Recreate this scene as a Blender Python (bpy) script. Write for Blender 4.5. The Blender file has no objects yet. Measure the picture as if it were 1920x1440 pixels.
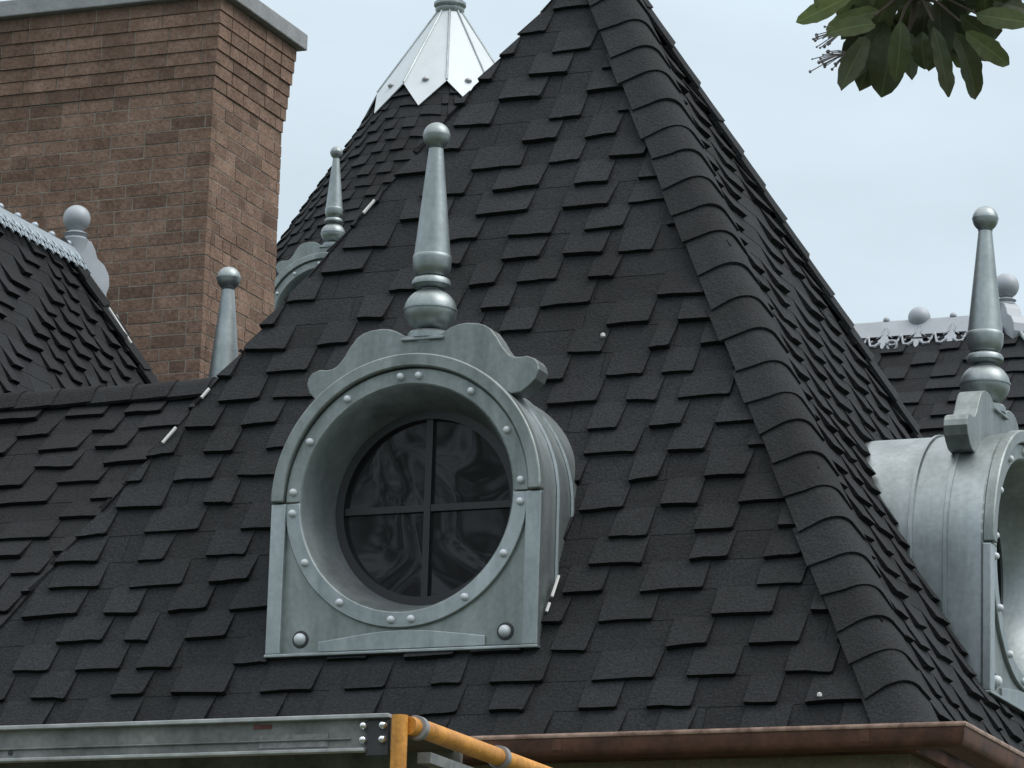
import bpy, bmesh, math, random
from mathutils import Vector as V, Matrix
random.seed(7)
R = math.radians
S = bpy.context.scene
COL = S.collection
# ------------------------------------------------------------------ camera
cam = bpy.data.objects.new('camera', bpy.data.cameras.new('camera'))
COL.objects.link(cam)
cam.data.sensor_width = 36.0
cam.data.lens = 7500 / 1920 * 36.0
cam.data.clip_end = 3000
M3 = Matrix(((0.92620, 0.37658, 0.0), (0, 0, 0), (0, 0, 0)))
psi, tilt, roll = -0.39332525, 0.2351030, 0.0305098
fw = V((math.sin(psi) * math.cos(tilt), math.cos(psi) * math.cos(tilt), math.sin(tilt)))
ri0 = V((math.cos(psi), -math.sin(psi), 0)); up0 = ri0.cross(fw)
ri = ri0 * math.cos(roll) + up0 * math.sin(roll)
up = -ri0 * math.sin(roll) + up0 * math.cos(roll)
mw = Matrix((ri, up, -fw)).transposed().to_4x4()
mw.translation = V((3.82433, -12.88850, -2.06738))
cam.matrix_world = mw
S.camera = cam
CAMP = mw.translation.copy()
# ------------------------------------------------------------------ sky, sun, exposure
SUN_EL, SUN_AZ = R(54), R(86)          # azimuth clockwise from +Y
w = bpy.data.worlds.new('World'); S.world = w; w.use_nodes = True
nt = w.node_tree; nt.nodes.clear()
out = nt.nodes.new('ShaderNodeOutputWorld'); bg = nt.nodes.new('ShaderNodeBackground')
bg.inputs['Strength'].default_value = 0.1
sky = nt.nodes.new('ShaderNodeTexSky'); sky.sky_type = 'NISHITA'; sky.sun_disc = False
sky.sun_elevation = SUN_EL; sky.sun_rotation = SUN_AZ; sky.dust_density = 3.0
tc = nt.nodes.new('ShaderNodeTexCoord'); sep = nt.nodes.new('ShaderNodeSeparateXYZ')
nt.links.new(tc.outputs['Generated'], sep.inputs[0])
ramp = nt.nodes.new('ShaderNodeValToRGB')
ramp.color_ramp.elements[0].position = 0.0; ramp.color_ramp.elements[0].color = (.36, .415, .45, 1)
ramp.color_ramp.elements[1].position = 1.0; ramp.color_ramp.elements[1].color = (1.0, 1.0, 1.0, 1)
e = ramp.color_ramp.elements.new(.22); e.color = (.352, .414, .460, 1)
e = ramp.color_ramp.elements.new(.42); e.color = (.39, .46, .51, 1)
nt.links.new(sep.outputs['Z'], ramp.inputs[0])
mp = nt.nodes.new('ShaderNodeMapping'); mp.inputs['Scale'].default_value = (3, 3, 9)
nt.links.new(tc.outputs['Generated'], mp.inputs[0])
noi = nt.nodes.new('ShaderNodeTexNoise'); noi.inputs['Scale'].default_value = 2.2; noi.inputs['Detail'].default_value = 5
nt.links.new(mp.outputs[0], noi.inputs['Vector'])
mr = nt.nodes.new('ShaderNodeMapRange'); mr.inputs[1].default_value = .3; mr.inputs[2].default_value = .7
mr.inputs[3].default_value = 18.2; mr.inputs[4].default_value = 21.8
nt.links.new(noi.outputs['Fac'], mr.inputs[0])
mul = nt.nodes.new('ShaderNodeVectorMath'); mul.operation = 'SCALE'
nt.links.new(ramp.outputs[0], mul.inputs[0]); nt.links.new(mr.outputs[0], mul.inputs['Scale'])
mix = nt.nodes.new('ShaderNodeMix'); mix.data_type = 'RGBA'; mix.inputs[0].default_value = .93
nt.links.new(sky.outputs[0], mix.inputs[6]); nt.links.new(mul.outputs[0], mix.inputs[7])
nt.links.new(mix.outputs[2], bg.inputs['Color']); nt.links.new(bg.outputs[0], out.inputs[0])
sun = bpy.data.objects.new('sun', bpy.data.lights.new('sun', 'SUN')); COL.objects.link(sun)
sun.data.energy = 1.9; sun.data.angle = R(40); sun.data.color = (1, .97, .93)
sd = V((math.sin(SUN_AZ) * math.cos(SUN_EL), math.cos(SUN_AZ) * math.cos(SUN_EL), math.sin(SUN_EL)))
sun.rotation_euler = (-sd).to_track_quat('-Z', 'Y').to_euler()
S.view_settings.view_transform = 'Standard'; S.view_settings.look = 'None'
S.view_settings.gamma = 1; S.view_settings.exposure = 0.0; S.view_settings.use_curve_mapping = False

# ------------------------------------------------------------------ materials
def mat(name, base, rough=.6, metal=0.0, var=.15, scale=6.0, bump=0.0, bscale=60.0, base2=None, attr=None, spec=.5, grain=0.0, gscale=120.0, streak=False):
    m = bpy.data.materials.new(name); m.use_nodes = True
    t = m.node_tree; p = t.nodes['Principled BSDF']
    p.inputs['Roughness'].default_value = rough; p.inputs['Metallic'].default_value = metal
    p.inputs['Specular IOR Level'].default_value = spec
    co = t.nodes.new('ShaderNodeTexCoord')
    vec = co.outputs['Object']
    if streak:
        mpp = t.nodes.new('ShaderNodeMapping'); mpp.inputs['Scale'].default_value = (1, 1, .22)
        t.links.new(vec, mpp.inputs[0]); sv = mpp.outputs[0]
    else: sv = vec
    n = t.nodes.new('ShaderNodeTexNoise'); n.inputs['Scale'].default_value = scale; n.inputs['Detail'].default_value = 6
    n.inputs['Roughness'].default_value = .65
    t.links.new(sv, n.inputs['Vector'])
    mr = t.nodes.new('ShaderNodeMapRange'); mr.inputs[1].default_value = .3; mr.inputs[2].default_value = .7
    t.links.new(n.outputs['Fac'], mr.inputs[0])
    mx = t.nodes.new('ShaderNodeMix'); mx.data_type = 'RGBA'
    b2 = base2 or base
    mx.inputs[6].default_value = tuple(c * (1 - var) for c in base) + (1,)
    mx.inputs[7].default_value = tuple(min(1, c * (1 + var)) for c in b2) + (1,)
    t.links.new(mr.outputs[0], mx.inputs[0])
    cur = mx.outputs[2]
    def times(cur, sock):
        s = t.nodes.new('ShaderNodeVectorMath'); s.operation = 'SCALE'
        t.links.new(cur, s.inputs[0]); t.links.new(sock, s.inputs['Scale']); return s.outputs[0]
    if attr:
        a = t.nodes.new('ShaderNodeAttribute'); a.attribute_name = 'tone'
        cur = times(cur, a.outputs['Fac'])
    if grain:
        g = t.nodes.new('ShaderNodeTexNoise'); g.inputs['Scale'].default_value = gscale; g.inputs['Detail'].default_value = 2
        t.links.new(vec, g.inputs['Vector'])
        gm = t.nodes.new('ShaderNodeMapRange'); gm.inputs[1].default_value = .3; gm.inputs[2].default_value = .7
        gm.inputs[3].default_value = 1 - grain; gm.inputs[4].default_value = 1 + grain
        t.links.new(g.outputs['Fac'], gm.inputs[0]); cur = times(cur, gm.outputs[0])
    t.links.new(cur, p.inputs['Base Color'])
    rr = t.nodes.new('ShaderNodeMapRange'); rr.inputs[3].default_value = max(.02, rough - .08); rr.inputs[4].default_value = min(1, rough + .08)
    t.links.new(n.outputs['Fac'], rr.inputs[0]); t.links.new(rr.outputs[0], p.inputs['Roughness'])
    if bump:
        bn = t.nodes.new('ShaderNodeTexNoise'); bn.inputs['Scale'].default_value = bscale; bn.inputs['Detail'].default_value = 4
        t.links.new(vec, bn.inputs['Vector'])
        bp = t.nodes.new('ShaderNodeBump'); bp.inputs['Strength'].default_value = bump; bp.inputs['Distance'].default_value = .01
        t.links.new(bn.outputs['Fac'], bp.inputs['Height']); t.links.new(bp.outputs[0], p.inputs['Normal'])
    return m

M = {}
M['shingle'] = mat('asphalt_shingle', (.0215, .0230, .0240), .9, 0, .24, 1.1, .5, 90, base2=(.0235, .0248, .0275), attr=True, spec=.17, grain=.34, gscale=110)
M['deck'] = mat('roof_underlay', (.012, .012, .013), .9)
M['zinc'] = mat('weathered_zinc', (.285, .325, .325), .47, .85, .27, 5, .22, 11, base2=(.322, .355, .366), streak=True, grain=.07, gscale=45)
M['zinc_dark'] = mat('darker_zinc', (.205, .234, .228), .50, .75, .32, 6, .22, 11, base2=(.238, .264, .260), streak=True, grain=.08, gscale=45)  # darker tone for front plate, arch rim, scroll crest and upper ring half
M['zinc_pale'] = mat('pale_galvanised_sheet', (.56, .60, .63), .6, .15, .08, 4, .05, 20, streak=True)  # turret cap's sky-lit paleness put into the colour; rivets share it
M['painted'] = mat('pale_grey_metal', (.34, .365, .395), .55, .2, .10, 8)
M['black_frame'] = mat('black_painted_frame', (.012, .013, .014), .4)
M['mortar'] = mat('brick_mortar', (.25, .215, .18), .95, 0, .3, 12, .4, 80)
M['brick'] = mat('fired_brick', (.176, .110, .079), .9, 0, .18, 9, .5, 60, base2=(.200, .134, .102), attr=True, grain=.22, gscale=60, spec=.2)
M['stone'] = mat('cap_stone', (.27, .28, .285), .9, 0, .18, 8, .3, 50)
M['copper'] = mat('browned_copper', (.072, .029, .018), .6, .2, .4, 7, .08, 20, base2=(.11, .048, .030), streak=False, grain=.12, gscale=40)
M['copper_bright'] = mat('pale_copper_lip', (.20, .10, .07), .5, .3, .45, 14, base2=(.34, .23, .18))  # lip paler than the trough
M['stucco'] = mat('buff_wall', (.165, .135, .095), .95, 0, .2, 10, .5, 60, grain=.15, gscale=60)
M['alu'] = mat('scuffed_aluminium', (.15, .158, .15), .55, .4, .35, 7, .1, 40, base2=(.20, .205, .195), grain=.12, gscale=50)
M['alu_lip'] = mat('bright_aluminium_edge', (.38, .39, .39), .45, .5, .3, 12)
M['chrome'] = mat('zinc_plated_bolt', (.75, .76, .78), .18, .95, .05)
M['steel'] = mat('dull_steel', (.30, .30, .31), .45, .7, .25, 20)
M['dark_steel'] = mat('dark_plate_steel', (.05, .05, .052), .55, .4, .3, 20)
M['yellow'] = mat('scaffold_yellow_paint', (.46, .19, .026), .5, 0, .22, 14, .15, 60, base2=(.54, .245, .04), grain=.14, gscale=90)
M['ply'] = mat('weathered_plywood', (.085, .065, .05), .9, 0, .3, 12)
M['red_sticker'] = mat('faded_red_sticker', (.15, .05, .045), .7, 0, .4, 40)
M['pale_sticker'] = mat('worn_pale_sticker', (.20, .205, .20), .7, 0, .4, 45)
M['white_bit'] = mat('white_flashing', (.60, .60, .58), .7)
M['bark'] = mat('bark', (.07, .055, .04), .95, 0, .3, 12, .6, 30)
M['ground'] = mat('lawn_ground', (.07, .085, .05), .95, 0, .3, .6)
M['berry'] = mat('dry_flower_bud', (.20, .18, .19), .8, 0, .3, 60)

M['zinc_light'] = mat('blue_grey_zinc', (.33, .38, .42), .5, .4, .12, 8)
def glass_mat():
    m = bpy.data.materials.new('old_rolled_glass'); m.use_nodes = True
    t = m.node_tree; p = t.nodes['Principled BSDF']
    p.inputs['Base Color'].default_value = (.012, .012, .014, 1); p.inputs['Roughness'].default_value = .05
    p.inputs['Specular IOR Level'].default_value = .42
    co = t.nodes.new('ShaderNodeTexCoord')
    n = t.nodes.new('ShaderNodeTexNoise'); n.inputs['Scale'].default_value = 3.0; n.inputs['Detail'].default_value = .5
    n.inputs['Distortion'].default_value = .8
    t.links.new(co.outputs['Object'], n.inputs['Vector'])
    b = t.nodes.new('ShaderNodeBump'); b.inputs['Strength'].default_value = 1; b.inputs['Distance'].default_value = .011
    t.links.new(n.outputs['Fac'], b.inputs['Height']); t.links.new(b.outputs[0], p.inputs['Normal'])
    return m
M['glass'] = glass_mat()

def leaf_mat(name, c, trans):
    m = bpy.data.materials.new(name); m.use_nodes = True
    t = m.node_tree; t.nodes.clear()
    o = t.nodes.new('ShaderNodeOutputMaterial'); p = t.nodes.new('ShaderNodeBsdfPrincipled'); tr = t.nodes.new('ShaderNodeBsdfTranslucent')
    mx = t.nodes.new('ShaderNodeMixShader'); mx.inputs[0].default_value = trans
    a = t.nodes.new('ShaderNodeAttribute'); a.attribute_name = 'tone'
    co = t.nodes.new('ShaderNodeTexCoord')
    n = t.nodes.new('ShaderNodeTexNoise'); n.inputs['Scale'].default_value = 14
    t.links.new(co.outputs['Object'], n.inputs['Vector'])
    cm = t.nodes.new('ShaderNodeMix'); cm.data_type = 'RGBA'
    cm.inputs[6].default_value = c + (1,); cm.inputs[7].default_value = (c[0] * 1.5, c[1] * .95, c[2] * .9, 1)
    t.links.new(n.outputs['Fac'], cm.inputs[0])
    s = t.nodes.new('ShaderNodeVectorMath'); s.operation = 'SCALE'
    t.links.new(cm.outputs[2], s.inputs[0]); t.links.new(a.outputs['Fac'], s.inputs['Scale'])
    t.links.new(s.outputs[0], p.inputs['Base Color']); t.links.new(s.outputs[0], tr.inputs['Color'])
    p.inputs['Roughness'].default_value = .5
    t.links.new(p.outputs[0], mx.inputs[1]); t.links.new(tr.outputs[0], mx.inputs[2]); t.links.new(mx.outputs[0], o.inputs[0])
    return m
M['leaf'] = leaf_mat('broad_leaf', (.052, .082, .034), .46)

# ------------------------------------------------------------------ helpers
class MB:
    """collects vertices and faces, then links them as ONE mesh object"""
    def __init__(s): s.v = []; s.f = []; s.t = []
    def vert(s, p): s.v.append(tuple(p)); return len(s.v) - 1
    def face(s, ids, tone=1.0): s.f.append(tuple(ids)); s.t.append(tone)
    def poly(s, pts, tone=1.0): s.face([s.vert(p) for p in pts], tone)
    def box(s, a, b, tone=1.0, T=None):
        c = [(x, y, z) for z in (a[2], b[2]) for y in (a[1], b[1]) for x in (a[0], b[0])]
        if T: c = [T(V(p)) for p in c]
        i = [s.vert(p) for p in c]
        for q in ((0, 2, 3, 1), (4, 5, 7, 6), (0, 1, 5, 4), (2, 6, 7, 3), (0, 4, 6, 2), (1, 3, 7, 5)): s.face([i[k] for k in q], tone)
    def grid(s, rows, closed=False, tone=1.0):
        ids = [[s.vert(p) for p in r] for r in rows]
        n = len(rows[0])
        for a, b in zip(ids, ids[1:]):
            for k in range(n if closed else n - 1):
                s.face((a[k], a[(k + 1) % n], b[(k + 1) % n], b[k]), tone)
        return ids
    def lathe(s, prof, c=(0, 0, 0), n=32, axis='Z'):
        rows = []
        for r, z in prof:
            row = []
            for k in range(n):
                a = 2 * math.pi * k / n
                if axis == 'Z': row.append((c[0] + r * math.cos(a), c[1] + r * math.sin(a), c[2] + z))
                else: row.append((c[0] + r * math.cos(a), c[1] + z, c[2] + r * math.sin(a)))     # axis Y
            rows.append(row)
        ids = s.grid(rows, True)
        for row in (ids[0], ids[-1]): s.face(row)
    def tube(s, pts, r, n=10, caps=True):
        pts = [V(p) for p in pts]; rows = []
        rr = r if isinstance(r, (list, tuple)) else [r] * len(pts)
        for i, p in enumerate(pts):
            d = (pts[min(i + 1, len(pts) - 1)] - pts[max(i - 1, 0)]).normalized()
            a = d.cross(V((0, 0, 1)));
            if a.length < 1e-3: a = d.cross(V((1, 0, 0)))
            a.normalize(); b = d.cross(a)
            rows.append([p + a * rr[i] * math.cos(2 * math.pi * k / n) + b * rr[i] * math.sin(2 * math.pi * k / n) for k in range(n)])
        ids = s.grid(rows, True)
        if caps:
            for row in (ids[0], ids[-1]): s.face(row)
    def extrude(s, outline, y0, y1):
        """outline in (x,z), solid between y0 and y1"""
        a = [s.vert((x, y0, z)) for x, z in outline]; b = [s.vert((x, y1, z)) for x, z in outline]
        n = len(a); s.face(a); s.face(b[::-1])
        for k in range(n): s.face((a[k], b[k], b[(k + 1) % n], a[(k + 1) % n]))
    def annulus(s, outer, inner, y0, y1, closed=True):
        """matched lists of (x,z)"""
        rows = [[(x, y0, z) for x, z in outer], [(x, y0, z) for x, z in inner], [(x, y1, z) for x, z in inner], [(x, y1, z) for x, z in outer]]
        ids = [[s.vert(p) for p in r] for r in rows]; n = len(outer)
        for a, b in ((0, 1), (1, 2), (2, 3), (3, 0)):
            for k in range(n if closed else n - 1):
                s.face((ids[a][k], ids[a][(k + 1) % n], ids[b][(k + 1) % n], ids[b][k]))
        if not closed:
            s.face([ids[k][0] for k in range(4)]); s.face([ids[k][-1] for k in range(4)])
    def build(s, name, m, parent=None, smooth=None, bevel=0, T=None):
        me = bpy.data.meshes.new(name)
        me.from_pydata([tuple(T @ V(p)) for p in s.v] if T else s.v, [], s.f)
        at = me.attributes.new('tone', 'FLOAT', 'FACE'); at.data.foreach_set('value', s.t)
        bm = bmesh.new(); bm.from_mesh(me); bmesh.ops.recalc_face_normals(bm, faces=bm.faces)
        bm.to_mesh(me); bm.free()
        me.materials.append(M[m])
        if smooth:
            me.polygons.foreach_set('use_smooth', [True] * len(me.polygons))
            me.set_sharp_from_angle(angle=R(smooth))
        o = bpy.data.objects.new(name, me); COL.objects.link(o)
        if parent:
            o.parent = parent
            if T is None and parent.get('_world'): o.matrix_parent_inverse = parent.matrix_basis.inverted()
        if bevel:
            b = o.modifiers.new('bevel', 'BEVEL'); b.width = bevel; b.segments = 2; b.limit_method = 'ANGLE'; b.angle_limit = R(40)
        return o

def tag(o, label, cat, group=None, kind=None):
    if label: o['label'] = label
    if cat: o['category'] = cat
    if group: o['group'] = group
    if kind: o['kind'] = kind
    return o
def thing(name, label, cat, loc, group=None, world=True):
    """an Empty at the thing's base; with world=True its parts are given in world coordinates"""
    o = bpy.data.objects.new(name, None); COL.objects.link(o); o.location = loc
    o.empty_display_size = .2
    if world: o['_world'] = 1
    return tag(o, label, cat, group)

def clip(poly, a, b, c):
    """keep the part of a 2-D polygon with a*u+b*v<=c"""
    o = []
    for i, p in enumerate(poly):
        q = poly[(i + 1) % len(poly)]
        dp, dq = a * p[0] + b * p[1] - c, a * q[0] + b * q[1] - c
        if dp <= 0: o.append(p)
        if (dp < 0 < dq) or (dq < 0 < dp):
            t = dp / (dp - dq); o.append((p[0] + (q[0] - p[0]) * t, p[1] + (q[1] - p[1]) * t))
    return o

def shingles(P, vmax, umin, umax, expo, seed, lines=None, hole=None, tabs=(.12, .24), gaps=(.10, .20), tb=.0025, tt=.020, usub=1, rag=.014, v_start=0.0, scale_u=None):
    """laminated shingle courses on the surface P(u,v,n); lines(v) -> list of half planes; hole=(u0,u1,v0,v1)"""
    rnd = random.Random(seed); mb = MB()
    def emit(poly, v0, t, tone, jit):
        polys = [poly]
        if hole:
            u0, u1, h0, h1 = hole; res = []
            for q in polys:
                res += [clip(q, 1, 0, u0), clip(q, -1, 0, -u1)]
                m = clip(clip(q, -1, 0, -u0), 1, 0, u1)
                if len(m) > 2: res += [clip(m, 0, 1, h0), clip(m, 0, -1, -h1)]
            polys = [q for q in res if len(q) > 2]
        for q in polys:
            if lines:
                for a, b, c in lines: 
                    q = clip(q, a, b, c + jit) if len(q) > 2 else q
            if len(q) < 3: continue
            L = expo * 1.12
            n = lambda v: max(.0008, t * (1 - max(0, v - v0) / L))
            top = [mb.vert(P(u, v, n(v))) for u, v in q]
            bot = [mb.vert(P(u, v, 0)) for u, v in q]
            mb.face(top, tone)
            for k in range(len(q)):
                k2 = (k + 1) % len(q)
                mb.face((top[k], top[k2], bot[k2], bot[k]), tone * .4)  # cut edges darkened: bare asphalt, with the shadow gap put into the tone
    i = 0; v0 = v_start; prev = None
    while v0 < vmax:
        jit = rnd.uniform(0, rag)
        top = min(v0 + expo * 1.11, vmax + .02)
        # base lamination, in lengths of about a metre
        su = scale_u(v0) if scale_u else 1.0
        u = umin - rnd.uniform(0, .9) * su
        while u < umax:
            L = rnd.uniform(.85, 1.05) * su
            a, b = max(u, umin), min(u + L - .002 * su, umax)
            if b > a:
                dv, dw = rnd.uniform(-.004, .004), rnd.uniform(-.004, .004)
                k = max(1, int(usub * L / su)) if usub > 1 else 1
                tn = rnd.uniform(.86, 1.06)
                for j in range(k):
                    ua, ub = a + (b - a) * j / k, a + (b - a) * (j + 1) / k
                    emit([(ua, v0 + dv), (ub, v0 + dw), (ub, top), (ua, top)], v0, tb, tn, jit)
            u += L
        # the thick tabs: most start where a tab of the course below ends, so that the steps interlock
        spans = []
        u = umin - rnd.uniform(0, .3) * su
        if prev and rnd.random() < .84:
            ends = [x for _, x in prev]
            for k, x in enumerate(ends):
                nx_ = ends[k + 1] if k + 1 < len(ends) else x + .34 * su
                a_ = x + rnd.uniform(-.022, .012) * su
                if rnd.random() < .28: a_ += rnd.uniform(-.06, .06) * su
                wd = min(rnd.uniform(*tabs) * su, max(.07 * su, (nx_ - x) - rnd.uniform(*gaps) * .62 * su))
                if (nx_ - x) > .50 * su:                 # a long gap takes a second tab
                    spans.append((a_, a_ + wd)); a_ += wd + rnd.uniform(*gaps) * su
                spans.append((a_, a_ + wd))
            x = spans[0][0]
            while x > umin:
                g_ = rnd.uniform(*gaps) * su; wd = rnd.uniform(*tabs) * su; spans.insert(0, (x - g_ - wd, x - g_)); x = spans[0][0]
            x = spans[-1][1]
            while x < umax:
                g_ = rnd.uniform(*gaps) * su; wd = rnd.uniform(*tabs) * su; spans.append((x + g_, x + g_ + wd)); x = spans[-1][1]
            spans = [q for q in spans if q[1] > umin - .3 * su and q[0] < umax + .3 * su]
            # thin out places that have become crowded
            out_ = []
            for q in sorted(spans):
                if out_ and q[0] - out_[-1][1] < .035 * su: continue
                out_.append(q)
            spans = out_
        else:
            while u < umax:
                wd = rnd.uniform(*tabs) * su; spans.append((u, u + wd)); u += wd + rnd.uniform(*gaps) * su
        prev = spans
        for a, b in spans:
            if b > umin and a < umax:
                wd = b - a
                ta, tb2 = rnd.uniform(-.012, .006) * su, rnd.uniform(.002, .018) * su
                d0, d1 = rnd.uniform(-.010, .007), rnd.uniform(-.010, .007)
                th = tb + tt * rnd.uniform(.75, 1.25)
                tn = rnd.choice((.90, .97, 1.0, 1.03, 1.09)) * rnd.uniform(.97, 1.03)
                if usub == 1:
                    m1, m2 = a + wd * rnd.uniform(.25, .42), a + wd * rnd.uniform(.58, .75)
                    q = [(a + ta, v0 + d0 - .002), (m1, v0 + d0 * .6 + d1 * .4 - rnd.uniform(-.003, .004)), (m2, v0 + d0 * .3 + d1 * .7 - rnd.uniform(-.003, .004)), (b - tb2 - .006, v0 + d1 - .002), (b - tb2, v0 + d1 + .005), (b, top), (a, top)]
                    q = [(min(max(x, umin), umax), y) for x, y in q]
                    emit(q, v0 - .004, th, tn, jit)
                else:
                    m1 = (a + ta + b - tb2) / 2; m2 = (a + b) / 2
                    emit([(a + ta, v0 + d0), (m1, v0 + d0), (m2, top), (a, top)], v0, th, tn, jit)
                    emit([(m1, v0 + d0), (b - tb2, v0 + d1), (b, top), (m2, top)], v0, th, tn, jit)
        v0 += expo; i += 1
    return mb

def plane_map(O, U, W):
    U, W = V(U).normalized(), V(W).normalized(); N = U.cross(W).normalized(); O = V(O)
    return (lambda u, v, n: O + U * u + W * v + N * n), N

def caps(A, B, d1, n1, d2, n2, expo, seed, wid=.18, v_end=None, thick=.013, lift=.030, n=6, hi_off=.031):
    """folded cap shingles laid from A up to B, bent over the edge between two slopes"""
    A, B = V(A), V(B); D = (B - A).normalized(); Ltot = (B - A).length; rnd = random.Random(seed); mb = MB()
    d1, d2, n1, n2 = V(d1).normalized(), V(d2).normalized(), V(n1).normalized(), V(n2).normalized(); nb = (n1 + n2).normalized()
    s = -.02
    while s < (v_end or Ltot):
        w1, w2 = wid * rnd.uniform(.93, 1.06), wid * rnd.uniform(.93, 1.06); sk = rnd.uniform(-.020, .020)
        tone = rnd.uniform(.88, 1.14); rnd_up = rnd.uniform(.006, .016)
        L = expo * 1.2
        def ring(s0, off, skew):
            pts = []; rb_ = wid * .42
            for k in range(3):
                f = k / 3; pts.append(A + D * (s0 - skew * (1 - f)) + d1 * (w1 * (1 - f) + rb_ * f) + n1 * off * (.9 + .1 * f))
            p0, p2 = d1 * rb_ + n1 * off, d2 * rb_ + n2 * off; p1 = nb * (off * 1.25 + rnd_up)
            for k in range(9):
                t = k / 8; pts.append(A + D * s0 + p0 * (1 - t) ** 2 + p1 * (2 * t * (1 - t)) + p2 * t * t)
            for k in range(1, 4):
                f = k / 3; pts.append(A + D * (s0 + skew * f) + d2 * (rb_ * (1 - f) + w2 * f) + n2 * off * (1 - .1 * f))
            return pts
        o0 = lift + thick
        lo = ring(s, o0, sk); hi = ring(s + L, hi_off, 0); un = ring(s, o0 - thick, sk); unh = ring(s + L, .006, 0)
        mid = ring(s + L * .45, o0 * .62 + .010, sk * .5)
        mb.grid([unh, un, lo, mid, hi], tone=tone)
        m = len(lo) - 1
        for k in (0, m):
            mb.poly([un[k], lo[k], mid[k], hi[k], unh[k]], tone)
        s += expo * rnd.uniform(.86, 1.14)
    return mb

# ------------------------------------------------------------------ ground
g = MB(); gz = -3.77
g.poly([(-1500, -1500, gz), (1500, -1500, gz), (1500, 1500, gz), (-1500, 1500, gz)])
tag(g.build('ground', 'ground'), None, None, kind='structure')

# ------------------------------------------------------------------ the pyramid tower
H = 3.682; W = 4.0; ALEN = math.hypot(2, H); UPF = V((0, 2, H)).normalized(); EXPO = .132
tower = thing('tower', 'tower with the tall dark shingled pyramid roof that fills the centre of the view', 'tower', (-2, 2, gz))
apex = V((-2, 2, H))
HOLE = (-.50, .50, .40, 1.16)
sides = [((0, -1), 'front', HOLE), ((1, 0), 'right', HOLE), ((0, 1), 'rear', None), ((-1, 0), 'left', HOLE)]
for k, ((nx, ny), nm, hole) in enumerate(sides):
    U = V((-ny, nx, 0)); O = V((-2 + nx * 2, 2 + ny * 2, 0)); Wd = V((-nx * 2, -ny * 2, H))
    Pm, N = plane_map(O, U, Wd)
    if N.z < 0: raise RuntimeError
    ln = []
    for sgn in (1, -1):      # |u| <= 2*(1-v/ALEN)
        a, b = sgn, 2 / ALEN; l = math.hypot(a, b); ln.append((a / l, b / l, 2 / l))
    mb = shingles(Pm, ALEN, -2.05, 2.05, EXPO if k != 1 else .118, 11 + k, ln, hole, v_start=-.03, tabs=(.12, .24) if k != 1 else (.10, .21))
    # dark deck under the shingles
    for q in ([(-2, -.03), (-.5, -.03), (-.5, ALEN), (-2, ALEN)], [(.5, -.03), (2, -.03), (2, ALEN), (.5, ALEN)],
              [(-.5, -.03), (.5, -.03), (.5, .40), (-.5, .40)], [(-.5, 1.16 if hole else .40), (.5, 1.16 if hole else .40), (.5, ALEN), (-.5, ALEN)]):
        for a, b, c in ln: q = clip(q, a, b, c - .004) if len(q) > 2 else q
        if len(q) > 2: mb.poly([Pm(u, v, -.004) for u, v in q], .35)
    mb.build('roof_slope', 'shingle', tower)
corners = [V((-4, 0, 0)), V((0, 0, 0)), V((0, 4, 0)), V((-4, 4, 0))]
def hip(c, e1, nn1, e2, nn2, seed, top=apex, expo=.178, wid=.148, v_end=None):
    D = (V(top) - c).normalized()
    d1 = V(e1) - D * V(e1).dot(D); d2 = V(e2) - D * V(e2).dot(D)
    return caps(c, top, d1, nn1, d2, nn2, expo, seed, wid, v_end)
NF, NR, NB, NL = V((0, -H, 2)).normalized(), V((H, 0, 2)).normalized(), V((0, H, 2)).normalized(), V((-H, 0, 2)).normalized()
hip(corners[1], (-1, 0, 0), NF, (0, 1, 0), NR, 5).build('hip_cap', 'shingle', tower, smooth=40)
hip(corners[2], (0, -1, 0), NR, (-1, 0, 0), NB, 6, wid=.14).build('hip_cap', 'shingle', tower, smooth=40)
tw = MB(); tw.box((-3.95, .05, gz), (-.05, 3.95, -.091)); tw.build('wall', 'stucco', tower)
so = MB(); so.box((-3.985, .015, -.09), (-.015, 3.985, -.034)); so.build('fascia', 'copper', tower)
# bright bits: nail heads and flashing slivers caught between the shingles
def fr(px):     # point on the front slope from (x, z)
    return V((px[0], px[1] * 2 / H, px[1])) + NF * .026
for x, z in ((-1.655, 2.93), (-.365, .105), (-1.52, 1.66), (-1.455, 2.53)):
    nb = MB(); c = fr((x, z)); nb.lathe([(.0001, -.012), (.009, -.006), (.009, .004), (.0001, .009)], c, 10); nb.build('nail_head', 'white_bit', tower)
for x, z, dx, l in ((-2.708, 2.345, .045, .075), (-3.27, 1.30, .045, .085), (-3.165, 1.50, .03, .05)):
    a = V((x, z * 2 / H, z)) + NF * .02 + V((-.01, 0, 0)); b = a + V((.477, .477, .88)).normalized() * l
    f = MB(); f.tube([a, b], .007, 6); f.build('flashing_strip', 'white_bit', tower)

for (x0, z0_, x1, z1_) in ((-1.446, .615, -1.452, .530), (-1.455, .505, -1.458, .470)):
    f = MB(); f.tube([V((x0, z0_ * 2 / H, z0_)) + NF * .03, V((x1, z1_ * 2 / H, z1_)) + NF * .03], .006, 6); f.build('flashing_strip', 'white_bit', tower)

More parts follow.
